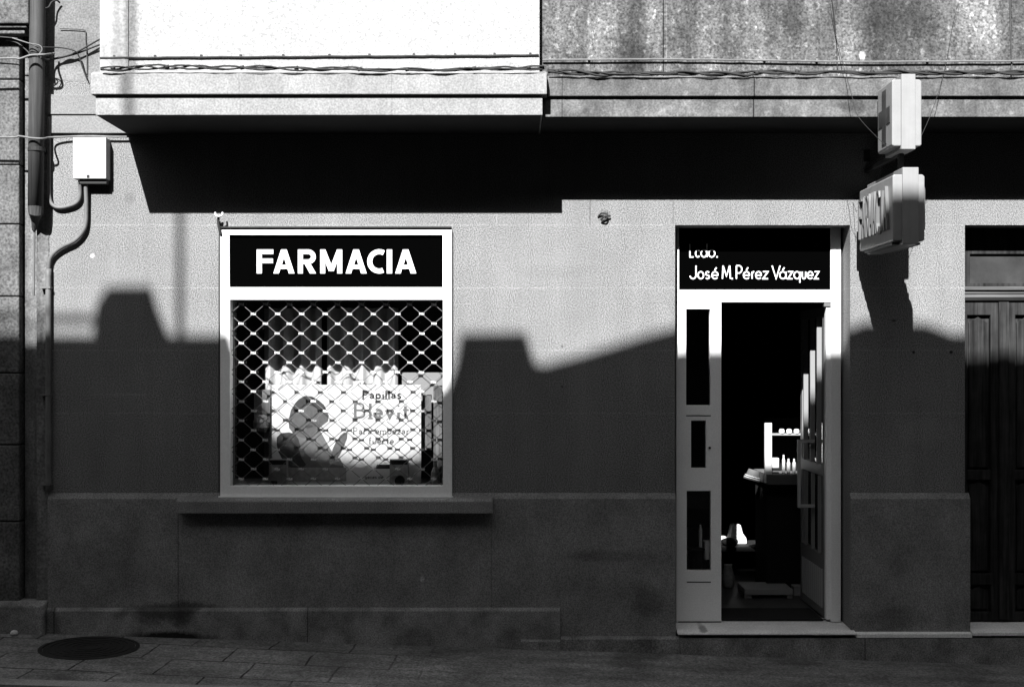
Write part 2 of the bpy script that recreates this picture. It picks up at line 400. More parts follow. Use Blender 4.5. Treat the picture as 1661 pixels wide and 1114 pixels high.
# lintel band over the doors stands a touch proud
# white bay
bz0 = wz(187, .61)
b = MB()
b.box(wx(155, .61), wx(880, .61), -.61, -.001, bz0, wz(153, .61)); b.build('bay_lower_fascia', FASCIA_L, bld, bevel=.004)
b = MB(); b.prism([(-.635, wz(153, .635)), (-.635, wz(120, .635)), (-.59, wz(114, .635)), (-.002, wz(114, .635)), (-.002, wz(153, .635))], 'x', wx(147, .635), wx(887, .635))
b.build('bay_upper_fascia', FASCIA_L, bld, bevel=.004)
b = MB(); b.box(wx(162, .58), wx(875, .58), -.58, -.004, wz(116, .635), 7.6); b.build('bay_wall', WHITE_W, bld)
BSM = mat('bay_strip_stucco', .36, .9, speck=.22, sscale=60, cloud=.15, cscale=3, spots=[(wx(190, .58), wz(40, .58), .035, 1, .72)])  # tall narrow spot is the mast's shadow put into the stucco colour
b = MB(); b.box(wx(162, .588), wx(208, .588), -.588, -.58, wz(112, .6), 7.6); b.build('bay_corner_strip', BSM, bld)
b = MB(); b.box(wx(829, .588), wx(875, .588), -.583, -.58, wz(112, .6), 7.6); b.build('bay_corner_strip', WHITE_W, bld)
# stained right part
b = MB(); b.box(wx(880, .517)+.002, RX, -.517, -.001, wz(190, .517), wz(156, .517)); b.build('lower_fascia', FASCIA_R, bld, bevel=.004)
b = MB(); b.prism([(-.54, wz(156, .54)), (-.54, wz(128, .54)), (-.5, wz(121, .54)), (-.002, wz(121, .54)), (-.002, wz(156, .54))], 'x', wx(888, .54), RX)
b.build('upper_fascia', FASCIA_R, bld, bevel=.004)
b = MB(); b.box(wx(875, .58)+.002, RX, -.5, -.003, wz(122, .54), 7.6); b.build('upper_floor_wall', STAINED, bld)
b = MB(); b.box(wx(163, .58), RX, -.45, 4.9, 7.6, 7.75); b.box(wx(80), wx(163, .58), .0, 4.9, 7.6, 7.75); b.build('roof', SOFFIT, bld)

b = MB(); b.box(wx(158, .61), wx(877, .61), -.60, -.002, bz0-.004, bz0-.0005); b.build('soffit_shade_sheet', SOFFIT, bld)  # dark sheet added under the bay, shade put into its colour
b = MB(); b.box(wx(882, .517), RX, -.508, -.002, wz(190, .517)-.004, wz(190, .517)-.0005); b.build('soffit_shade_sheet', SOFFIT, bld)  # same added shade-dark sheet under the right fascia
# plinth, base course, thresholds
def plinth(x0, x1, top, name='plinth'):
    b = MB(); b.prism([(-.001, wz(top)), (-.03, wz(top+9)), (-.03, -.3), (-.001, -.3)], 'x', x0, x1); return b.build(name, PLINTH, bld)
plinth(wx(80), wx(1095), 799)
b = MB(); b.prism([(-.001, wz(799)), (-.03, wz(808)), (-.03, -.3), (-.001, -.3)], 'x', wx(1379)-.004, wx(1571)); b.build('plinth', PLINTH, bld)
b = MB(); b.prism([(-.031, wz(983)), (-.055, wz(988)), (-.055, -.3), (-.031, -.3)], 'x', wx(80), wx(908))
b.build('base_course', BASEST, bld, bevel=.003)
b = MB(); b.prism([(-.032, wz(1029)), (-.06, wz(1033)), (-.06, -.3), (-.032, -.3)], 'x', wx(908)+.003, wx(1101))
b.prism([(-.057, wz(1033)), (-.075, wz(1036)), (-.075, -.3), (-.057, -.3)], 'x', wx(845), wx(908)+.002)
b.build('base_course', BASEST, bld, bevel=.003)
b = MB(); b.prism([(-.0, wz(1031)), (-.062, wz(1031)), (-.062, -.3), (0, -.3)], 'x', wx(1101)+.002, RX)
b.build('base_course', BASEST, bld)
b = MB(); b.prism([(.3, FL), (-.03, FL-.012), (-.075, FL-.022), (-.078, wz(1029, .07)), (.3, wz(1029, .07))], 'x', wx(1097), wx(1384)); b.build('door_threshold', STEP, bld, bevel=.005)
b = MB(); b.prism([(-.03, wz(1022)), (-.066, wz(1024)), (-.066, wz(1030.5)), (-.03, wz(1030.5))], 'x', wx(1384)+.003, wx(1571))
b.build('ledge_strip', STEP, bld, bevel=.003)
b = MB(); b.prism([(.3, FL), (-.0, FL-.01), (-.067, FL-.02), (-.067, wz(1030.5, .06)), (.3, wz(1030.5, .06))], 'x', wx(1572), wx(1905)); b.build('door_threshold', STEP, bld, bevel=.004)

# window sill
b = MB(); b.prism([(-.0, wz(804)), (-.105, wz(809, .1)), (-.12, wz(813, .12)), (-.12, wz(833, .12)), (-.0, wz(833, .12))], 'x', wx(287, .1), wx(799, .1))
b.build('window_sill', PLINTH, bld, bevel=.005)

# shop window: frame > glass
b = MB()
hl = [(wx(372, .035), wx(718, .035), wz(466, .035), wz(381, .035)), (wx(373, .035), wx(718.5, .035), wz(788, .035), wz(486, .035))]
b.slab(wx(357, .035), wx(733, .035), wz(806, .035), wz(370, .035), hl, -.035, .05)
win = b.build('shop_window', FRAME, bld, bevel=.004)
b = MB(); b.slab(wx(366), wx(724), wz(798), wz(470), [], .062, .066); b.build('glass', GLASS, win)
b = MB(); b.box(wx(356, .05), wx(732, .05), -.05, 0.0, wz(369.5, .05), wz(367.5, .05)); b.build('dark_head_strip', CABLE_D, win)  # thin dark strip along the head of the window frame
b = MB(); b.box(wx(354, .05), wx(735, .05), -.05, -.036, wz(807.5, .05), wz(804.5, .05)); b.build('drip_lip', FRAME, win)
# dark showcase box behind the window
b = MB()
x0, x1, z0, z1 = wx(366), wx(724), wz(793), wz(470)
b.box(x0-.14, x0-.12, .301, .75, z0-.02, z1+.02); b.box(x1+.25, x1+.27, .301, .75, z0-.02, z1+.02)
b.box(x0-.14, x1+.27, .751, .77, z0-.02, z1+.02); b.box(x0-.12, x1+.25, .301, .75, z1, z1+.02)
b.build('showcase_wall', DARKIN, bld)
b = MB(); b.box(x0-.119, x1+.249, .301, .749, z0-.02, z0); b.box(x0, x1, .07, .3, z0-.02, z0+.001); b.build('showcase_floor', GREYL, bld)

# door set: frame > panes; leaf > handle ...
pd = -.17
F = lambda px: wx(px, pd); Z = lambda py: wz(py, pd)
b = MB()
b.slab(F(1097), F(1364), FL, Z(352), [(F(1101.5), F(1347.5), Z(470), Z(366)), (F(1170), F(1348), FL-1, Z(490)),
       (F(1113), F(1152), Z(657), Z(501)), (F(1121), F(1145), Z(759), Z(682)), (F(1114), F(1153), Z(925), Z(796))], .17, .225)
frame = b.build('door_frame', FRAME, bld, bevel=.003)
b = MB(); b.slab(F(1103), F(1160), Z(935), Z(495), [], .195, .199); b.build('glass', GLASS, frame)
b = MB()
for (a, c, y) in ((1113, 1153, 674), (1114, 1153, 943.5)):
    b = MB(); b.box(F(a), F(c), .1685, .17, Z(y-.8), Z(y+.8)); b.build('panel_joint', CABLE_D, frame)
b = MB()
b.box(F(1100), F(1170), .166, .17, Z(1008.5), Z(1007.2))
b.build('panel_joint', CABLE_D, frame)
b = MB(); b.lathe([(.008, 0), (.008, .012)], (F(1151), .158, Z(726)), 10, Matrix.Rotation(math.radians(-90), 3, 'X'))
b.build('keyhole', CABLE_D, frame)
b = MB(); b.box(F(1131), F(1134.5), .165, .17, Z(672), Z(668)); b.build('latch', WLET, frame)
# leaf, standing open at a right angle inside
LX = wx(1340, -.2)
leaf_y0, leaf_y1 = .232, .93
mp = lambda u, v, t: (t, u, v)
zt, zb = wz(497, -.23), FL+.012
b = MB()
H = [(.30, .875, zb+.43, zb+.98), (.30, .875, zb+1.06, zt-.07)]
b.slab(leaf_y0, leaf_y1, zb, zt, H, LX, LX+.04, mp)
LEAF_SHADE = mat('leaf_shaded_enamel', .24, .5)  # white enamel darkened, the leaf's grazing shade put into its colour
leaf = b.build('door_leaf', LEAF_SHADE, bld, bevel=.002)
b = MB()
pass
for y in (.37, .555, .75):
    b = MB(); b.box(LX-.022, LX+.012, y-.009, y+.009, zb+1.061, zt-.071); b.build('muntin', LEAF_SHADE, leaf)
    b = MB(); b.box(LX-.012, LX+.012, y-.009, y+.009, zb+.431, zb+.979); b.build('muntin', LEAF_SHADE, leaf)
b = MB()
for i in range(11): y = .30+i*.055; b.box(LX-.008, LX-.0005, y-.01, y+.01, zb+.06, zb+.33)
b.build('ribbed_panel', ALU, leaf)
b = MB(); b.slab(leaf_y0+.03, leaf_y1-.03, zb+.4, zt-.07, [], LX+.018, LX+.022, mp); b.build('glass', GLASS, leaf)
b = MB(); hy = .50; hx = wx(1294, -hy); z0h, z1h = wz(823, -hy), wz(713, -hy)
b.box(hx, hx+.022, hy, hy+.022, z0h, z1h); b.box(hx+.022, LX, hy, hy+.02, z1h-.022, z1h); b.box(hx+.022, LX, hy, hy+.02, z0h, z0h+.022)
b.build('pull_handle', ALU, leaf, bevel=.002)
b = MB()
for z in (.12, .28, .33, .8, 1.02, 1.1, 1.16):
    b = MB(); b.lathe([(.004, 0), (.004, .003)], (LX+.02, .2315, zb+z), 8, Matrix.Rotation(math.radians(-90), 3, 'X')); b.build('screw', CABLE_D, leaf)
b = MB(); b.box(F(1337), F(1348), .171, .23, Z(497), Z(491)); b.build('door_stop', CONDUIT, frame)
b = MB(); b.box(LX-.004, LX+.046, leaf_y0-.05, leaf_y0-.001, zb, zt); b.build('hinge_stile', FRAME, frame, bevel=.003)

# shop room shell
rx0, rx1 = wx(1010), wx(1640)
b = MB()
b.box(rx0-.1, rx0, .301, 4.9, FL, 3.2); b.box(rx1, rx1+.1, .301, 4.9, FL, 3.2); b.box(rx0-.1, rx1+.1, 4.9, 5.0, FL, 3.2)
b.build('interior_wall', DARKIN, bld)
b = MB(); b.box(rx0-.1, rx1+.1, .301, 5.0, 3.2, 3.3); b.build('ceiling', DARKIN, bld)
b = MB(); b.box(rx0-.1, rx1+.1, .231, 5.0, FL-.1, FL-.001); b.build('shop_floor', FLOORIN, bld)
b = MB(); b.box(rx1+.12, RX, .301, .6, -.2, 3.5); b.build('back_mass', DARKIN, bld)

# old wooden door at the right
b = MB(); q = -.175; fx = lambda px: wx(px, q); fz = lambda py: wz(py, q)
pan = []
for k in range(4):
    c = 1588+k*78
    pan += [(fx(c-19), fx(c+19), fz(762), fz(511)), (fx(c-19), fx(c+19), fz(930), fz(778)), (fx(c-19), fx(c+19), fz(992), fz(948))]
b.slab(fx(1560), fx(1920), FL+.005, fz(489), pan, .175, .22)
wd = b.build('wooden_door', WOOD, bld, bevel=.004)
b = MB()
for a, c, d, e in pan:
    mx_, mz = (a+c)/2, 0
    b.slab(a, c, d, e, [], .205, .215)
    # raised field with a pointed head
    i = .016
    b.prism([(a+i, d+i), (c-i, d+i), (c-i, e-.05), (mx_, e-.012), (a+i, e-.05)], 'y', .19, .2049)
b.build('door_panel', WOOD, wd, bevel=.004)
b = MB(); b.box(fx(1560), fx(1920), .15, .23, fz(471), fz(465)); b.box(fx(1560), fx(1920), .165, .23, fz(477), fz(471.5))
b.prism([(.23, fz(489)), (.16, fz(488)), (.14, fz(482)), (.155, fz(478)), (.23, fz(477.5))], 'x', fx(1560), fx(1920))
b.build('moulding', WOODM, wd, bevel=.004)
b = MB(); b.slab(fx(1560), fx(1920), fz(464.5), fz(350), [(fx(1574), fx(1735), fz(459), fz(412)), (fx(1750), fx(1900), fz(459), fz(412))], .18, .22)
b.build('transom_frame', WOOD, wd, bevel=.003)
b = MB(); b.box(fx(1570), fx(1905), .2, .21, fz(460), fz(410)); b.build('transom_pane', TRANS, wd)
b = MB()
for c in (1627, 1705): b.box(fx(c-8), fx(c+8), .155, .175, FL+.02, fz(490))
b.build('door_stile', WOOD, wd, bevel=.004)

# ------------------------------------------------------------------ shop signs
# FARMACIA panel over the window (outlines measured on the photo)
def cp(x, y): return (wx(330+x/3.955, .02), wz(350+y/3.955, .02))
sg = empty('fascia_sign', (wx(545), -.02, wz(466)), 'black panel lettered FARMACIA in white over the shop window', 'sign')
b = MB(); b.box(wx(371), wx(720), -.012, .02, wz(467), wz(380)); b.build('sign_panel', BLACKP, sg)
LET = {
 'F': [[(343,217),(375,217),(375,370),(343,370)], [(375,217),(448,217),(448,246),(375,246)], [(375,275),(446,275),(446,304),(375,304)]],
 'A': [[(0,153),(34,153),(84,0),(49,0)], [(134,153),(99,153),(52,0),(84,0)], [(28,124),(106,124),(97,98),(37,98)]],
 'M': [[(750,217),(781,217),(781,370),(750,370)], [(859,217),(890,217),(890,370),(859,370)], [(752,217),(782,217),(836,355),(805,355)], [(888,217),(858,217),(805,355),(836,355)]],
 'I': [[(1177,217),(1210,217),(1210,370),(1177,370)]],
}
def letter(polys, off=(0, 0), arcs=()):
    b = MB(); k = 0
    for pl in polys:
        b.prism([cp(x+off[0], y+off[1]) for x, y in pl], 'y', -.024-.0006*k, -.0125); k += 1
    for pts, wd_ in arcs:
        stroke(b, [cp(x, y) for x, y in pts], wd_/3.955/K, -.024-.0006*k, -.0125); k += 1
    return b.build('letter', WLET, sg)
letter(LET['F']); letter(LET['A'], (450, 217))
letter([[(607,217),(638,217),(638,370),(607,370)], [(648,306),(682,300),(722,370),(684,370)]], arcs=[([(638,231.5),(672,231.5)]+[(672+34*math.sin(math.radians(a)), 263.5-32*math.cos(math.radians(a))) for a in range(10, 180, 12)]+[(672,295.5),(638,295.5)], 29)])
letter(LET['M']); letter(LET['A'], (913, 217))
letter([], arcs=[([(1128+61*math.cos(math.radians(a)), 293-62*math.sin(math.radians(a))) for a in range(62, 299, 8)], 31)])
letter(LET['I']); letter(LET['A'], (1231, 217))

# name panel over the door
ns = empty('name_sign', (F(1224), .19, Z(470)), 'black panel with the pharmacist name in thin white letters over the open door', 'sign')
b = MB(); b.box(F(1100), F(1349), .185, .205, Z(472), Z(364)); b.build('sign_panel', BLACKP, ns)
def line(items, base, cap, sw, name='lettering'):
    b = MB()
    for ch, a, c in items:
        xa = F(1080+a/5.19); xb = F(1080+c/5.19)
        glyph(b, ch, xa, max(xb-xa, .012), Z(350+base/5.19), cap/5.19/K*(D-pd)/D, sw/5.19/K, .181, .0035)
    return b.build(name, WLET, ns)
line([('J',200,264),('o',268,325),('s',331,376),('é',386,447),('M',474,551),('.',555,572),('P',592,650),('é',652,713),('r',722,752),('e',755,812),('z',816,868),
      ('V',893,970),('á',957,1020),('z',1026,1075),('q',1078,1137),('u',1147,1186),('e',1192,1247),('z',1251,1297)], 534, 120, 10.2)
line([('L',200,241),('c',246,292),('d',294,353),('o',358,420),('.',428,445)], 351, 120, 10.2)

# cross sign and projecting name sign on the pillar
def sign_box(root, px0, px1, py0, py1, c0, c1, cy0, cy1, pn, pf, m, tilt=0):
    """box with a wider central rim; front outline px0..px1, py0..py1 seen on plane pn; runs back to plane pf"""
    b = MB(); x0, x1 = wx(px0, pn), wx(px1, pn); z0, z1 = wz(py1, pn), wz(py0, pn); ch = .02
    b.prism([(x0, z0+.006), (x0+.012, z0), (x1-.012, z0), (x1, z0+.006), (x1, z1-.012), (x1-.012, z1), (x0+.012, z1), (x0, z1-.006)], 'y', -pn, -pf)
    b.build('sign_case', m, root, bevel=.006)
    b = MB(); xc0, xc1 = wx(c0, pn), wx(c1, pn); t0, t1 = wz(cy1, pn), wz(cy0, pn)
    b.slab(xc0, xc1, t0, t1, [(xc0+.0, xc1, z0+.002, z1-.002)], -pf+.02, -pn, None)
    b.box(xc0, xc1, -pn-.014, -pn+.001, t0, t1)
    b.build('sign_rim', m, root, bevel=.004)
    return x0, x1, z0, z1
cs = empty('cross_sign', (wx(1471, .8), -.7, wz(237, .85)), 'white box sign with a dark cross, upper of two projecting signs on the pillar', 'sign')
x0, x1, z0, z1 = sign_box(cs, 1447, 1495, 129, 237, 1461, 1484, 121, 243, .85, .57, SIGNM)
for sx in (x0, x1):
    s_ = -1 if sx == x0 else 1; zc = (z0+z1)/2; b = MB()
    b.box(sx, sx+s_*.004, -.745, -.665, z0+.035, z1-.035); b.box(sx, sx+s_*.0034, -.815, -.595, zc-.05, zc+.05)
    b.build('cross', SIGND, cs)
fsn = empty('projecting_sign', (wx(1475, .8), -.5, wz(390, .85)), 'grey box sign with narrow upright letters, lower of two projecting signs on the pillar', 'sign')
x0, x1, z0, z1 = sign_box(fsn, 1448, 1500, 283, 391, 1463, 1489, 272, 396, .85, .17, SIGNM)
def lg(word_face, sgn):
    b = MB(); n = 8; L0 = .20; L1 = .80; wl_ = (L1-L0)/n
    capz0, capz1 = z0+.075, z1-.075
    f = {'F': [[(0,0),(0,1)],[(0,1),(1,1)],[(0,.55),(.8,.55)]], 'A': [[(0,0),(.5,1),(1,0)],[(.2,.35),(.8,.35)]],
         'R': [[(0,0),(0,1)],[(0,1),(.6,1),(.95,.87),(.95,.65),(.6,.5),(0,.5)],[(.5,.5),(1,0)]], 'M': [[(0,0),(0,1),(.5,.35),(1,1),(1,0)]],
         'C': [[(1,.85),(.75,1),(.25,1),(0,.75),(0,.25),(.25,0),(.75,0),(1,.15)]], 'I': [[(.5,0),(.5,1)]]}
    out = []
    for k, ch in enumerate('FARMACIA'):
        # read left to right by somebody facing that side
        y_start = -L1+.0 if sgn > 0 else -L0
        a = k*wl_+.008
        lb = MB()
        for j, st in enumerate(f[ch]):
            tmp = MB()
            stroke(tmp, [(a+u*(wl_-.018), capz0+v*(capz1-capz0)) for u, v in st], .016, 0, .02-.0006*j)
            for v in tmp.v:
                u_ = v.x; d_ = v.y
                v.x, v.y = (x0-d_ if sgn < 0 else x1+d_), (-L0-u_ if sgn < 0 else -L1+u_)
            lb.add(tmp.v, tmp.f)
        lb.build('letter', CHROME, fsn)
lg('', -1); lg('', 1)
b = MB(); b.box(x0+.01, x1-.01, -.80, -.25, z0-.018, z0-.004); b.build('base_tray', CONDUIT, fsn)
# bracket: one steel post between the boxes and two arms to the wall
br = empty('sign_bracket', (wx(1470, .5), 0, wz(250, .5)), 'dark steel bracket that carries the two projecting signs', 'bracket')
b = MB(); xm = (x0+x1)/2; zt_, zb_ = wz(121, .7), wz(283, .7)
b.box(xm-.015, xm+.015, -.72, -.69, wz(285, .75), wz(236, .75)); b.build('post', CABLE_D, br)
b = MB(); b.box(xm-.014, xm+.014, -.69, .0, wz(256, .6), wz(250, .6)); b.box(xm-.02, xm+.02, -.012, 0, wz(262), wz(244)); b.build('arm', CABLE_D, br)

# ------------------------------------------------------------------ window contents and grille
b = MB(); gy = .018; gp = -gy
gx = lambda px: wx(px, gp); gz = lambda py: wz(py, gp)
def inside(px, py): return 372 < px < 719 and 487 < py < 789
hw, hh = 19.5, 15.7
nodes = []
for j in range(-2, 22):
    for i in range(-2, 11):
        px = 391.5+39*i+(19.5 if j % 2 == 0 else 0); py = 509.3+15.7*j
        nodes.append((px, py))
def clip(px, py): return min(max(px, 373), 718), min(max(py, 487), 788)
bars = MB()
for (px, py) in nodes:
    if 374 < px < 717 and 488 < py < 787.5:
        jx, jy = random.uniform(-.5, .5), random.uniform(-.4, .4)
        b.box(gx(px-4.1+jx), gx(px+4.1+jx), gy-.003, gy+.003, gz(py-1.8+jy), gz(py+1.8+jy))
    for sx in (-1, 1):
        ax, ay = px+sx*1.4, py+.6; cx_, cy_ = px+sx*(19.5-1.4), py+15.1
        t0, t1 = 0.0, 1.0
        # clip to the opening
        pts = [(ax+(cx_-ax)*k/8, ay+(cy_-ay)*k/8) for k in range(9)]
        pts = [p_ for p_ in pts if 372.5 < p_[0] < 718.5 and 486.5 < p_[1] < 788.5]
        if len(pts) >= 2:
            # a slight S bend like pressed strip
            e = [Vector((gx(u), gy+.003*sx, gz(v))) for u, v in (pts[0], pts[-1])]
            bars.tube(e, .0024, 5)
gr = empty('roller_grille', (gx(545), gy, gz(788)), 'diamond lattice steel roller grille drawn down over the shop window', 'grille')
bars.build('lattice_strip', GALV, gr); b.build('link_plate', mat('link_plate', .5, .5, cloud=.35, cscale=18), gr)

def plane_px(px, py, y): return (wx(px, -y), wz(py, -y))
# curtains
def curtain(px0, px1, label, ph):
    yb = .50; b = MB(); n = int((px1-px0)*1.0); vs = []; fs = []
    ztop, zbot = wz(500, -yb), wz(788, -yb)
    for i in range(n+1):
        px = px0+(px1-px0)*i/n
        y = yb+.028*math.sin(px*.24+ph)+.004*math.sin(px*.61+ph*2)
        for z in (zbot, ztop): vs += [(wx(px, -yb), y, z)]
    for i in range(n): fs.append((2*i, 2*i+2, 2*i+3, 2*i+1))
    b.add(vs, fs); o = b.build('curtain', CLOTH, smooth=True)
    so = o.modifiers.new('solid', 'SOLIDIFY'); so.thickness = .003
    tag(o, label, 'curtain', 'pleated curtains behind the window display')
curtain(428, 522, 'pleated white curtain in the window, left half beside the dark gap', .4)
curtain(531, 646, 'pleated white curtain in the window, right half behind the poster words', 1.9)

py_ = .33
pst = empty('advert_poster', (wx(560, -py_), py_, wz(788, -py_)), 'white baby food poster with a child picture standing in the shop window', 'poster')
b = MB(); b.slab(wx(441, -py_), wx(683, -py_), wz(788, -py_), wz(624, -py_), [], py_, py_+.006); b.build('poster_board', CARD, pst)
def flat(poly, m, lvl, name):
    b = MB(); b.prism([plane_px(x, y, py_) for x, y in poly], 'y', py_-.0008-.0006*lvl, py_-.0002); return b.build(name, m, pst)
def smoothpoly(poly, it=2):
    for _ in range(it):
        q = []
        for i in range(len(poly)):
            a = poly[i]; c = poly[(i+1) % len(poly)]
            q += [(a[0]*.75+c[0]*.25, a[1]*.75+c[1]*.25), (a[0]*.25+c[0]*.75, a[1]*.25+c[1]*.75)]
        poly = q
    return poly
flat(smoothpoly([(466,708),(480,698),(515,690),(527,712),(540,735),(556,748),(560,772),(470,774),(462,740)], 1), INKL, 0, 'printed_picture')
flat(smoothpoly([(466,690),(474,656),(499,640),(526,656),(536,680),(520,692),(500,712),(478,706)], 1), INKM, 1, 'printed_picture')
flat(smoothpoly([(472,668),(480,650),(499,639),(524,653),(531,668),(518,662),(500,656),(486,664)], 1), INK2, 2, 'printed_picture')
flat(smoothpoly([(449,703),(476,700),(487,716),(486,738),(500,758),(482,766),(460,748),(449,728)], 1), INK2, 3, 'printed_picture')
flat(smoothpoly([(536,744),(541,722),(556,700),(566,703),(554,733),(543,748)], 1), INKM, 4, 'printed_picture')
flat(smoothpoly([(494,690),(506,688),(508,692),(496,694)], 1), INK2, 6, 'printed_picture')
flat([(462,758),(562,758),(562,780),(462,780)], PKG, 5, 'printed_picture')
def ptext(txt, px0, px1, base, cap, sw, m):
    W = {'l': .42, 'i': .42, 'r': .8, 't': .8, 'f': .75, 'm': 1.35, 'P': .95, 'B': 1.1, ' ': .5, '.': .35, 's': .7, 'z': .8}
    tot = sum(W.get(c, .9) for c in txt); b = MB(); x = px0; u = (px1-px0)/tot
    for c in txt:
        ww = W.get(c, .9)*u
        if c != ' ':
            xa, zb_ = plane_px(x, base, py_); xb, _ = plane_px(x+ww*.86, base, py_)
            glyph(b, 'A2' if c == 'a' else c, xa, xb-xa, zb_, cap/K*(D+py_)/D, sw/K, py_-.0022, .002, serif=1)
        x += ww
    return b.build('printed_words', m, pst)
ptext('Papillas', 588, 652, 647, 15, 2.3, INK)
ptext('Blevit', 574, 668, 679, 27, 4.6, INKL)
ptext('Para empezar', 573, 666, 704, 11.5, 1.5, INKM)
ptext('fuerte', 598, 640, 720, 11.5, 1.5, INKM)
ptext('genes de', 592, 622, 776, 6, .9, INKM)
flat([(612,753),(632,753),(634,760),(608,760)], INK, 0, 'printed_picture')

def carton(px0, px1, py0, py1, y, label, m1, name='medicine_box'):
    root = empty(name, (wx((px0+px1)/2, -y), y, wz(py1, -y)), label, 'box', 'small packages standing at the foot of the window')
    X0, X1, Z0, Z1 = wx(px0, -y), wx(px1, -y), wz(py1, -y), wz(py0, -y)
    b = MB(); b.box(X0, X1, y, y+.06, Z0, Z1); b.build('carton', m1, root, bevel=.002)
    b = MB(); b.box(X0+.004, X1-.004, y-.0015, y-.0003, Z1-.035, Z1-.006); b.build('dark_band', PKGD, root)
    return root, X0, X1, Z0, Z1
r_, X0, X1, Z0, Z1 = carton(436, 465, 745, 787, .24, 'small printed carton at the left foot of the poster', PKG)
b = MB(); b.lathe([(.026, 0), (.026, .03), (.02, .036)], ((X0+X1)/2-.02, .2, Z0), 16); b.build('jar', PKGD, r_, smooth=False)
r_, X0, X1, Z0, Z1 = carton(632, 662, 745, 787, .24, 'small printed carton at the right foot of the poster, behind a round tin', PKG)
tin = MB(); tin.lathe([(.03, -.02), (.034, -.018), (.034, .018), (.03, .02)], ((X0+X1)/2+.01, .20, Z0+.036), 20, Matrix.Rotation(math.radians(90), 3, 'X'))
tag(tin.build('tin', PKGD), 'round dark tin lying on its side in front of the right carton', 'tin')
# flask at the right, hanging cloths at the sides
b = MB(); c = (wx(706, -.3), .3, wz(787, -.3))
b.lathe([(.026, 0), (.03, .01), (.03, .09), (.012, .13), (.010, .165), (.012, .17)], c, 16)
tag(b.build('bottle', PKG, smooth=False), 'pale conical bottle at the right edge of the window display', 'bottle')
b = MB()
for (a, c_, t, bt) in ((685, 700, 640, 730), (703, 717, 625, 788)):
    b.box(wx(a, -.42), wx(c_, -.42), .42, .45, wz(bt, -.42), wz(t, -.42))
tag(b.build('side_panel', mat('display_panel', .12, .8, streak=.4, stv=(50, 50, 3)), bevel=.004), 'streaked wooden display panel right of the poster', 'panel')
b = MB(); b.box(wx(652, -.5), wx(722, -.5), .5, .52, wz(650, -.5), wz(604, -.5))
tag(b.build('backboard', mat('backboard_grey', .3, .9)), 'grey board at the back of the window right of the curtain', 'board')
b = MB(); b.box(wx(412, -.44), wx(438, -.44), .44, .47, wz(700, -.44), wz(632, -.44))
b.lathe([(.03, 0), (.055, .03), (.06, .07), (.04, .11), (.02, .12)], (wx(424, -.36), .36, wz(700, -.36)), 16)
tag(b.build('display_vase', mat('vase_grey', .18, .7, streak=.3)), 'grey round vase against a slat left of the poster', 'vase')

# ------------------------------------------------------------------ inside the shop, seen through the door
def ip(px, py, y): return Vector((wx(px, -y), y, wz(py, -y)))
cy = 1.15
cab = empty('display_cabinet', (wx(1275, -cy), cy, wz(785, -cy)), 'glass fronted cabinet with a white side panel on the dark counter', 'cabinet')
b = MB(); b.box(wx(1241, -cy), wx(1252, -cy), cy, cy+.03, wz(783, -cy), wz(686, -cy)); b.build('side_panel', WHT, cab, bevel=.002)
b = MB(); b.box(wx(1252.5, -cy), wx(1308, -cy), cy+.02, cy+.3, wz(706, -cy), wz(703.5, -cy)); b.build('shelf', GREYL, cab)
b = MB(); b.box(wx(1243, -cy), wx(1335, -cy), cy-.04, cy+.5, wz(785, -cy), wz(769, -cy)); b.build('counter_top', mat('counter_laminate', .12, .7), cab)
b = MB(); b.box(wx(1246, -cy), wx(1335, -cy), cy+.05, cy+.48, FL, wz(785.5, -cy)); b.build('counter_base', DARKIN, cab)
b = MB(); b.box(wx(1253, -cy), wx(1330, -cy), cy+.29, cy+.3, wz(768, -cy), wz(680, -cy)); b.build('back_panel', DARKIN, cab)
for k, px in enumerate((1268, 1280, 1292)):
    b = MB(); r = .021; c = ip(px, 703.4, cy+.03)
    b.lathe([(r*.6, 0), (r, .006), (r*1.05, .02), (r*.85, .034), (r*.4, .038)], c, 14)
    o = b.build('jar', WHT, smooth=True)
    tag(o, 'round white jar on the cabinet shelf, %s of three' % ('leftmost', 'middle one', 'rightmost')[k], 'jar', 'white jars on the cabinet shelf')
for k, (px, w_, h_) in enumerate(((1258, .026, .125), (1271, .012, .15), (1279, .014, .12), (1288, .013, .12))):
    b = MB(); c = ip(px, 769, cy+.02)
    if k == 0: b.box(c.x-w_, c.x+w_, c.y, c.y+.05, c.z+.05, c.z+h_)
    else: b.lathe([(w_, 0), (w_, h_*.72), (w_*.5, h_*.84), (w_*.5, h_)], c, 12)
    tag(b.build('bottle' if k else 'carton', WHT, bevel=.001), ('white carton at the left end of the cabinet floor', 'tallest slim white bottle in the cabinet', 'short white bottle in the middle of the cabinet row', 'white bottle nearest the door in the cabinet row')[k], 'bottle' if k else 'box', 'white goods on the cabinet floor')
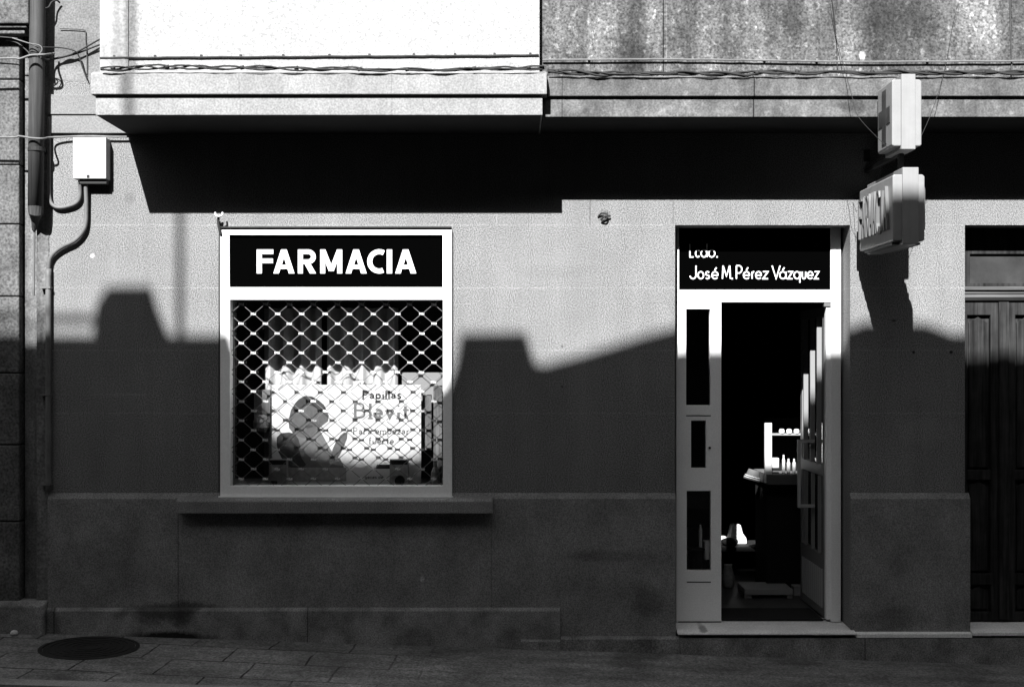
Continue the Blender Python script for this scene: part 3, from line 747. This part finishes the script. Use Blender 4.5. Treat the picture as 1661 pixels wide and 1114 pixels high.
# tilted shade at the end of the counter
b = MB(); Rm = Matrix.Rotation(math.radians(16), 3, 'Y')
b.lathe([(.066, 0), (.066, .006), (.060, .012), (.062, .020), (.056, .024), (.058, .032), (.052, .037), (.050, .05), (.046, .078), (.043, .08)], ip(1219, 778, 1.33), 28, Rm)
sh = empty('counter_lamp', ip(1222, 785, 1.33), 'small tilted banded lamp shade at the left end of the counter', 'lamp')
def bands(n, L, M, rng, noise, sep, pos, cur):
    mpn = n.new('ShaderNodeMapping'); mpn.inputs['Rotation'].default_value = (0, math.radians(-22), 0); L.new(pos, mpn.inputs[0])
    s2 = n.new('ShaderNodeSeparateXYZ'); L.new(mpn.outputs[0], s2.inputs[0])
    return M('MULTIPLY', cur, rng(M('SINE', M('MULTIPLY', s2.outputs['Z'], 300)), -1, 1, .4, 1.2))
b.build('lamp_shade', mat('banded_shade', .13, .7), sh, smooth=False)
for k, (ra, za) in enumerate(((.0645, .014), (.0605, .028))):
    q2 = MB(); q2.lathe([(ra-.003, za-.002), (ra, za-.002), (ra, za+.003), (ra-.003, za+.003)], ip(1219, 778, 1.33), 28, Rm); q2.build('trim_band', WHT, sh)
b = MB(); b.tube([ip(1224, 770, 1.34), ip(1232, 778, 1.34), ip(1246, 781, 1.34)], .008, 8); b.build('lamp_arm', CABLE_D, sh)
# bag on a chair farther back
CD = 2.12
ch = empty('chair', (wx(1200, -CD), CD+.1, FL), 'dark chair in the back of the shop under the white bag', 'chair')
b = MB(); X = wx(1198, -CD); zs = wz(884, -CD)
b.box(X-.24, X+.24, CD-.1, CD+.32, zs-.04, zs); b.build('seat', DARKIN, ch, bevel=.01)
for dx in (-.21, .21):
    for dy in (CD-.06, CD+.28):
        b = MB(); b.box(X+dx-.018, X+dx+.018, dy-.018, dy+.018, FL, zs-.041); b.build('leg', DARKIN, ch)
b = MB(); bz = zs+.001
b.lathe([(.05, 0), (.075, .03), (.07, .05), (.03, .065)], (X-.08, CD-.02, bz), 14); tag(b.build('dark_cushion', DARKIN, smooth=True), 'dark rounded cushion in front of the white bag', 'cushion')
b = MB()
b.prism([(X-.075, bz), (X+.085, bz), (X+.08, bz+.05), (X+.05, bz+.09), (X+.03, bz+.165), (X-.045, bz+.17), (X-.06, bz+.1)], 'y', CD+.06, CD+.16)
tag(b.build('paper_bag', WHT, bevel=.01), 'white paper bag leaning on the chair in the dark shop', 'bag')
b = MB(); b.lathe([(.03, 0), (.04, .02), (.035, .06), (.02, .07)], (X-.125, CD+.06, bz), 12); tag(b.build('cup', WHT, smooth=True), 'small white cup beside the bag on the chair', 'cup')
# floor things
sc_y = .97
scl = empty('floor_scale', (wx(1247, -sc_y), sc_y, FL), 'low grey floor scale platform inside the doorway', 'scale')
b = MB(); b.box(wx(1208, -sc_y), wx(1286, -sc_y), sc_y, sc_y+.3, wz(965, -sc_y), wz(955, -sc_y)); b.build('platform', GREYL, scl, bevel=.006)
for a, c_ in ((1208, 1220), (1277, 1286)):
    b = MB(); b.box(wx(a, -sc_y), wx(c_, -sc_y), sc_y+.01, sc_y+.28, FL, wz(965.2, -sc_y)); b.build('foot', GREYL, scl, bevel=.004)
b = MB(); b.box(wx(1288, -1.1), wx(1310, -1.1), 1.1, 1.3, wz(966, -1.1), wz(951, -1.1)); b.box(wx(1290, -1.1), wx(1308, -1.1), 1.12, 1.28, FL, wz(966.2, -1.1))
tag(b.build('floor_box', PKG, bevel=.004), 'small grey box on the floor between scale and door leaf', 'box')
b = MB(); b.lathe([(.03, 0), (.045, .02), (.05, .1), (.03, .17), (.035, .19)], (wx(1181, -1.4), 1.4, FL), 16)
tag(b.build('floor_vase', PKG, smooth=True), 'grey vase on the shop floor just inside the left door post', 'vase')
b = MB(); b.box(wx(1171, -.2), wx(1340, -.2)-.02, .2, .58, FL, FL+.012); tag(b.build('door_mat', MATDK, bevel=.003), 'black rubber mat on the floor behind the threshold', 'mat')
# things behind the low pane
b = MB(); y = .8; c = ip(1129, 924, y)
b.lathe([(.045, 0), (.055, .08), (.058, .15), (.066, .155), (.066, .165), (.05, .165)], (c.x, c.y, wz(925, -y)), 18)
tag(b.build('basket', PKGD, smooth=False), 'dark round bucket behind the lowest pane of the door', 'bucket')
b = MB(); y = 1.0; c = ip(1136, 906, y); b.lathe([(.014, 0), (.014, .22), (.006, .26)], c, 12)
tag(b.build('candle', WHT), 'tall thin white candle shape behind the lowest door pane', 'candle')
b = MB(); c = ip(1152, 908, 1.0); b.box(c.x-.04, c.x+.04, 1.0, 1.1, c.z, c.z+.14); tag(b.build('carton', WHT, bevel=.004), 'white carton behind the right of the lowest door pane', 'box')
b = MB(); b.box(wx(1105, -1), wx(1172, -1), .98, 1.3, wz(930, -1), wz(907, -1)); b.box(wx(1110, -1), wx(1168, -1), 1.0, 1.28, FL, wz(930.3, -1))
tag(b.build('low_table', DARKIN, bevel=.003), 'dark low table behind the fixed door panel', 'table')

# ------------------------------------------------------------------ neighbour at the left
nb = empty('neighbour_building', (wx(-200), .1, 0), 'rough granite block building at the left edge beside the drainpipe', 'building')
ys = [-1400, -1150, -900, -700, -520, -340, -160, 22, 130, 268, 364, 481, 605, 721, 845, 975]
b = MB()
for k in range(len(ys)-1):
    for j in range(4):
        xr = 34-j*170 - (60 if k % 2 and j else 0); xl_ = 34-(j+1)*170 - (60 if k % 2 else 0)
        b.box(wx(xl_)+.004, wx(xr)-.004, -.02, .2, wz(ys[k+1])+.004, wz(ys[k])-.004)
b.build('stone_blocks', NEIGH, nb, bevel=.008)
b = MB(); b.box(wx(-700), wx(34)-.01, -.008, .19, -.2, 7.6); b.box(wx(34)-.01, wx(62), .07, .2, -.2, 7.6)
b.build('joint_mortar', mat('joint_mortar', .035, .95), nb)
b = MB(); b.box(wx(36), wx(60), .045, .069, wz(975), 7.6); b.box(wx(60), wx(80)-.002, -.006, .2, wz(975), 7.6)
b.build('rendered_strip', NEIGH2, nb)
b = MB(); b.box(wx(-700), wx(46, .14), -.14, -.021, wz(38, .14), wz(-60, .14)); b.box(wx(-700), wx(40, .1), -.10, -.021, wz(55, .1), wz(45, .1)); b.box(wx(-700), wx(43, .12), -.12, -.0212, wz(45, .12), wz(38.5, .14))
b.build('balcony_console', NEIGH, nb, bevel=.006)
b = MB(); b.prism([(.2, wz(970)), (-.03, wz(973)), (-.09, wz(978)), (-.09, -.3), (.2, -.3)], 'x', wx(-700), wx(79)); b.build('base_course', BASEST, nb, bevel=.01)

# drainpipe
dp = empty('drainpipe', (wx(60), -.1, wz(470)), 'thick dark drainpipe with a tapered foot at the left edge', 'pipe')
b = MB(); X = wx(59, .1)
b.tube([(wx(58, .1), -.1, wz(335, .1)), (wx(59.5, .1), -.1, wz(140, .1)), (wx(62, .1), -.1, wz(-60, .1)), (wx(62, .1), -.1, 7.5)], .05, 20); b.build('pipe', PIPE, dp, smooth=True)
b = MB(); b.tube([(wx(58, .1), -.1, wz(335, .1)), (wx(58, .1), -.1, wz(345, .1)), (wx(56, .06), -.05, wz(358, .06)), (wx(55, .03), -.028, wz(374, .02))], [.05, .048, .026, .014], 16); b.build('tapered_foot', PIPE, dp)
b = MB(); b.tube([(wx(55, .03), -.024, wz(374)), (wx(55, .02), -.024, wz(480))], .009, 10); b.build('thin_pipe', CONDUIT, dp)
for py in (92, 243):
    b = MB(); b.lathe([(.054, -.014), (.056, -.012), (.056, .012), (.054, .014)], (wx(59.5, .1), -.1, wz(py, .1)), 20); b.box(wx(62, .1), wx(66, .1), -.1, .0, wz(py+3, .1), wz(py-3, .1)); b.build('pipe_bracket', CABLE_D, dp)

# electric box and its conduits
eb = empty('meter_box', (wx(145), -.04, wz(290)), 'pale flat junction box on the wall at the upper left', 'box')
pb = .09
b = MB(); b.box(wx(118, pb), wx(172, pb), -pb, -.0, wz(290, pb), wz(223, pb)); b.build('case', BOXW, eb, bevel=.004)
b = MB(); b.box(wx(129, .07), wx(172.5, .07), -.07, -.01, wz(298, .07), wz(290.5, .07)); b.build('lower_dark_block', CABLE_D, eb)  # dark block along the bottom of the case
b = MB(); b.box(wx(141, pb), wx(145, pb), -pb-.004, -pb, wz(288, pb), wz(284, pb)); b.build('catch', CABLE_D, eb)
def smooth_path(pts, n=8):
    pts = [Vector(p) for p in pts]; out = []
    for i in range(len(pts)-1):
        p0 = pts[max(i-1, 0)]; p1 = pts[i]; p2 = pts[i+1]; p3 = pts[min(i+2, len(pts)-1)]
        for k in range(n):
            t = k/n
            out.append(.5*((2*p1)+(-p0+p2)*t+(2*p0-5*p1+4*p2-p3)*t*t+(-p0+3*p1-3*p2+p3)*t**3))
    out.append(pts[-1]); return out
def cable(pts, r, m, label, cat='cable', group=None, name='cable'):
    b = MB(); b.tube(smooth_path([P(*p) for p in pts]), r, 8)
    return tag(b.build(name, m, smooth=True), label, cat, group)
cable([(130,298,.04),(130,315,.03),(127,326,.025),(117,333,.025),(98,337,.025),(86,333,.025),(80.5,322,.025),(79.5,300,.025),(79.5,240,.025),(79.5,190,.02)], .0125, CONDUIT,
      'steel conduit looping from the box back up beside the drainpipe', 'conduit', name='conduit')
cable([(139,297,.04),(140,330,.03),(139,362,.03),(133,378,.03),(120,391,.03),(104,399,.03),(90,408,.03),(81,420,.03),(78.5,436,.03)], .0145, CONDUIT,
      'black S-bent conduit running from the box down to the wall corner', 'conduit', name='conduit')
cable([(78.5,436,.028),(78.5,600,.028),(78.5,797,.03)], .020, CONDUIT, 'straight vertical conduit at the left corner of the shop wall', 'conduit', name='conduit')
for k, py in enumerate((467, 640, 785)):
    b = MB(); b.box(wx(69), wx(86), -.05, -.001, wz(py+1.5), wz(py-1.5)); tag(b.build('pipe_clip', CONDUIT), 'pipe clip on the vertical corner conduit, %s one' % ('highest', 'middle', 'lowest')[k], 'clip', 'clips of the corner conduit')

# cables in front of the facade
def twisted(px0, px1, yfn, p, r, n, label, amp=3.2, seed=1):
    b = MB(); R = random.Random(seed)
    for k in range(n):
        ph = k*2*math.pi/n; pts = []; px = px0; a1 = R.uniform(.05, .07); a2 = R.uniform(.018, .026)
        while px <= px1:
            env = .35+.65*abs(math.sin(px*.013+k*.7+seed))
            y = yfn(px)+amp*env*math.sin(px*a1+ph)+1.4*math.sin(px*a2*3+k)+R.uniform(-.25, .25)
            pts.append(P(px, y, p+.010+.008*math.cos(px*a1+ph))); px += 6
        b.tube(pts, r*R.uniform(.8, 1.2), 6)
    for px in range(int(px0)+30, int(px1), 97):
        q_ = P(px+R.uniform(-20, 20), yfn(px), p+.01); b.tube([q_-Vector((.012, 0, 0)), q_+Vector((.012, 0, .004))], .013, 8)
    return tag(b.build('cable_bundle', CABLE_D, smooth=True), label, 'cables', 'twisted cable bundles along the string course')
twisted(163, 884, lambda x: 112-3.5*math.exp(-((x-250)/60)**2)+1.5*math.sin(x*.012), .64, .0062, 3, 'twisted black cables lying along the foot of the white bay', 2.6, 1)
twisted(889, 1900, lambda x: 119.5-5*math.exp(-((x-900)/25)**2)-(1.5 if x > 1215 else 0), .545, .0065, 4, 'twisted dark cables lying along the stained stone band', 3.0, 4)
def thin(px0, px1, yfn, p, m, label, studs):
    root = empty('wall_wire', P(px0, yfn(px0), p), label, 'wire', 'thin wires above the cable bundles')
    b = MB(); b.tube([P(x, yfn(x)+random.uniform(-.4, .4), p) for x in list(range(px0, px1, 18))+[px1]], .0055, 6); b.build('wire', m, root)
    for x in studs:
        b = MB(); q_ = P(x, yfn(x)-2.2, p); b.box(q_.x-.007, q_.x+.007, q_.y, q_.y+.02, q_.z-.006, q_.z+.008); b.build('wire_clip', m, root)
thin(162, 874, lambda x: 94-.006*(x-162), .59, CABLE_M, 'thin straight wire pinned across the foot of the white bay', [185, 251, 326, 390, 459, 534, 599, 671, 738, 802, 860])
thin(880, 1900, lambda x: 97+.004*(x-880)+1.2*math.sin(x*.01), .52, CABLE_L, 'thin light wire sagging across the stained upper wall', [955, 1240, 1325, 1505])
cable([(-150,100,.2),(10,95,.2),(30,96,.2),(50,90,.2),(72,89,.19),(80,88,.1),(88,87,.05)], .007, CABLE_L, 'thick pale cable crossing the drainpipe at the top left')
cable([(66,93,.15),(76,97,.08),(90,95,.04),(120,87,.04),(162,64,.04),(205,42,.04)], .0055, CABLE_D, 'dark cable rising to the bay corner, upper of two')
cable([(66,95,.15),(76,98,.08),(90,96,.035),(125,87,.03),(162,73,.03),(205,60,.03)], .0055, CABLE_D, 'dark cable rising to the bay corner, lower of two')
cable([(-150,50,.18),(10,61,.18),(30,65,.18),(55,74,.18),(66,83,.18),(60,90,.18)], .004, CABLE_M, 'thin loose wire drooping over the stone blocks to the drainpipe')
cable([(10,66,.16),(28,70,.16),(45,84,.16),(48,90,.16)], .004, CABLE_M, 'short slack wire below the thin loose one at the left edge')
cable([(20,62,.2),(45,70,.2),(64,74,.2),(68,82,.2),(60,92,.2)], .0035, CABLE_L, 'light wire loop hanging in front of the drainpipe')
cable([(70,77,.13),(100,78,.07),(121,83,.06),(128,92,.04),(134,110,.03),(142,131,.02)], .0045, CABLE_D, 'dark wire bending down the wall left of the bay')
cable([(97,47,.01),(118,47.5,.01),(136,49,.01),(139,54,.01),(139,66,.01),(141,90,.01),(141,122,.01)], .003, CABLE_M, 'thin wire stapled in an angle on the wall left of the bay')
cable([(72,14,.1),(79,12,.08),(84,4,.06),(92,1,.04),(97,5,.02)], .006, CABLE_D, 'frayed cable end at the top beside the drainpipe')
cable([(-150,220,.17),(10,223,.17),(30,221,.17),(50,224,.17),(70,225,.16),(84,223,.05),(140,221,.03),(180,222,.03),(210,222,.03)], .0065, CABLE_L, 'pale cable crossing the drainpipe level with the junction box')
cable([(355,350,.05),(354,360,.05),(356,372,.05),(358,380,.045)], .009, CABLE_D, 'black cable stub at the upper left corner of the shop window')
cable([(357,380,.03),(355.5,400,.01),(355.5,600,.01),(355.5,798,.01)], .004, CABLE_D, 'thin black wire running down the left side of the window frame')
cable([(349,345,.06),(350,349,.07),(355,351,.075),(360,349,.07),(361,345,.06)], .0065, mat('porcelain', .8, .3), 'white porcelain hook at the upper left corner of the shop window', 'hook', name='hook')
cable([(970,352,.005),(976,346,.02),(985,348,.03),(983,356,.03),(975,357,.02),(980,352,.03),(990,350,.02)], .005, CABLE_D, 'knotted wire stub sticking out of the stone band', 'wire stub', name='wire_stub')
# guy wires of the signs
cable([(1344,-40,.5),(1347,10,.5),(1356,60,.52),(1372,120,.58),(1383,160,.66),(1394,192,.72),(1440,240,.75)], .0017, CABLE_D, 'thin stay wire running down to the cross sign from the left')
cable([(1344,-40,.51),(1352,20,.51),(1357,70,.51),(1358,112,.515)], .003, CABLE_D, 'short dark cable hanging down the stained wall left of the signs')
cable([(1568,-40,.5),(1548,30,.5),(1535,100,.52),(1522,150,.6),(1508,190,.7),(1490,230,.75)], .0017, CABLE_D, 'thin stay wire running down to the cross sign from the right')
cable([(1637,-40,.505),(1639,40,.505),(1641,100,.505),(1640,124,.51)], .0045, CABLE_M, 'dark cable hanging down the stained wall at the right edge')
cable([(1432,262,.5),(1425,290,.3),(1422,298,.1),(1380,320,.0),(1384,330,.01),(1390,345,.2)], .0015, CABLE_D, 'hair thin wire beside the lower projecting sign')

# ------------------------------------------------------------------ pavement things
mx = wx(145); mcam = CZ-zg(wx(145)); dist = mcam*1920/(1049-590)
my = dist-D; mx = (145-830.5)/K*(dist/D)
mh = empty('manhole_cover', (mx, my, zg(mx)), 'round dark cast iron manhole cover set in the pavement', 'manhole cover')
Rs = Matrix.Rotation(math.atan(.222/6.92), 3, 'Y')
b = MB(); b.lathe([(.31, -.02), (.31, .004), (.285, .006), (.285, -.01)], (mx, my, zg(mx)), 48, Rs); b.build('rim', IRON, mh)
b = MB(); b.lathe([(.28, -.02), (.28, .004)], (mx, my, zg(mx)), 48, Rs)
for r in (.06, .105, .15, .195, .24): b.lathe([(r, .003), (r, .008), (r+.02, .008), (r+.02, .003)], (mx, my, zg(mx)), 40, Rs)
b.build('lid', IRON, mh)
b = MB(); X = wx(36); b.lathe([(.012, 0), (.024, .008), (.026, .02), (.018, .032), (.006, .036)], (X, -.13, zg(X)), 10)
tag(b.build('stone', mat('pale_stone', .6, .9), smooth=True), 'small pale stone lying on the pavement at the left', 'stone')

# ------------------------------------------------------------------ building across the street (its roofline casts the shade)
OY = 10.5
def osh(px, py): return (wx(px)+LDIR.x*-OY, wz(py)-LDIR.z*OY)
ob = empty('opposite_building', (-2.5, -OY-2, 0), 'tall grey terraced house across the street whose roofline shades the facade', 'building')
prof = [(-9000,543),(357,543),(377,545),(386,595),(398,630),(440,655),(500,675),(560,682),(620,682),(656,673),(700,654),(725,630),(738,592),(748,540),(853,538),(868,590),(884,591),(960,570),(1040,545),(1100,529),
        (1340,530),(1378,531),(1400,522),(1500,523),(1545,541),(1600,538),(9000,538)]
b = MB(); pts = [osh(x, y) for x, y in prof]
b.prism([(pts[0][0], -1.5)]+pts+[(pts[-1][0], -1.5)], 'y', -OY, -OY-.3); b.build('front_wall', OPP, ob)
b = MB(); b.prism([osh(150,545), osh(155,492), osh(174,463), osh(245,463), osh(255,498), osh(274,545)], 'y', -OY-.001, -OY-.5); b.build('chimney', OPP, ob)
b = MB(); X, Zm = osh(284, 555); b.box(X-.019, X+.019, -OY-.16, -OY-.11, Zm-.3, Zm+3.6); b.build('mast', IRON, ob)
b = MB(); X, Zr = osh(150, 492); b.box(X-6, X+.1, -OY-.16, -OY-.13, Zr, Zr+.04)
for k in range(7): b.box(X-.9*k-1.1, X-.9*k-1.08, -OY-.16, -OY-.14, Zr-.25, Zr)
b.build('roof_rail', IRON, ob)
zr = osh(0, 700)[1]-.6
b = MB(); b.box(pts[0][0], pts[-1][0], -OY-8, -OY-.31, zr-.3, zr); b.build('roof', OPP, ob)
b = MB(); b.box(pts[0][0], pts[-1][0], -OY-8.2, -OY-8, -1.5, zr-.001)
b.box(pts[0][0], pts[0][0]+.2, -OY-7.99, -OY-.31, -1.5, zr-.31); b.box(pts[-1][0]-.2, pts[-1][0], -OY-7.99, -OY-.31, -1.5, zr-.31); b.build('rear_wall', OPP, ob)
for i in range(-5, 6):
    for k in range(3):
        X = -2.5+i*2.6; z = 2.0+k*3.0
        b = MB(); b.slab(X-.6, X+.6, z, z+1.6, [(X-.52, X-.03, z+.08, z+1.52), (X+.03, X+.52, z+.08, z+1.52)], -OY, -OY+.05)
        wn = b.build('window', OPP, ob); b = MB(); b.box(X-.55, X+.55, -OY+.005, -OY+.012, z+.05, z+1.55); b.build('pane', PKGD, wn)
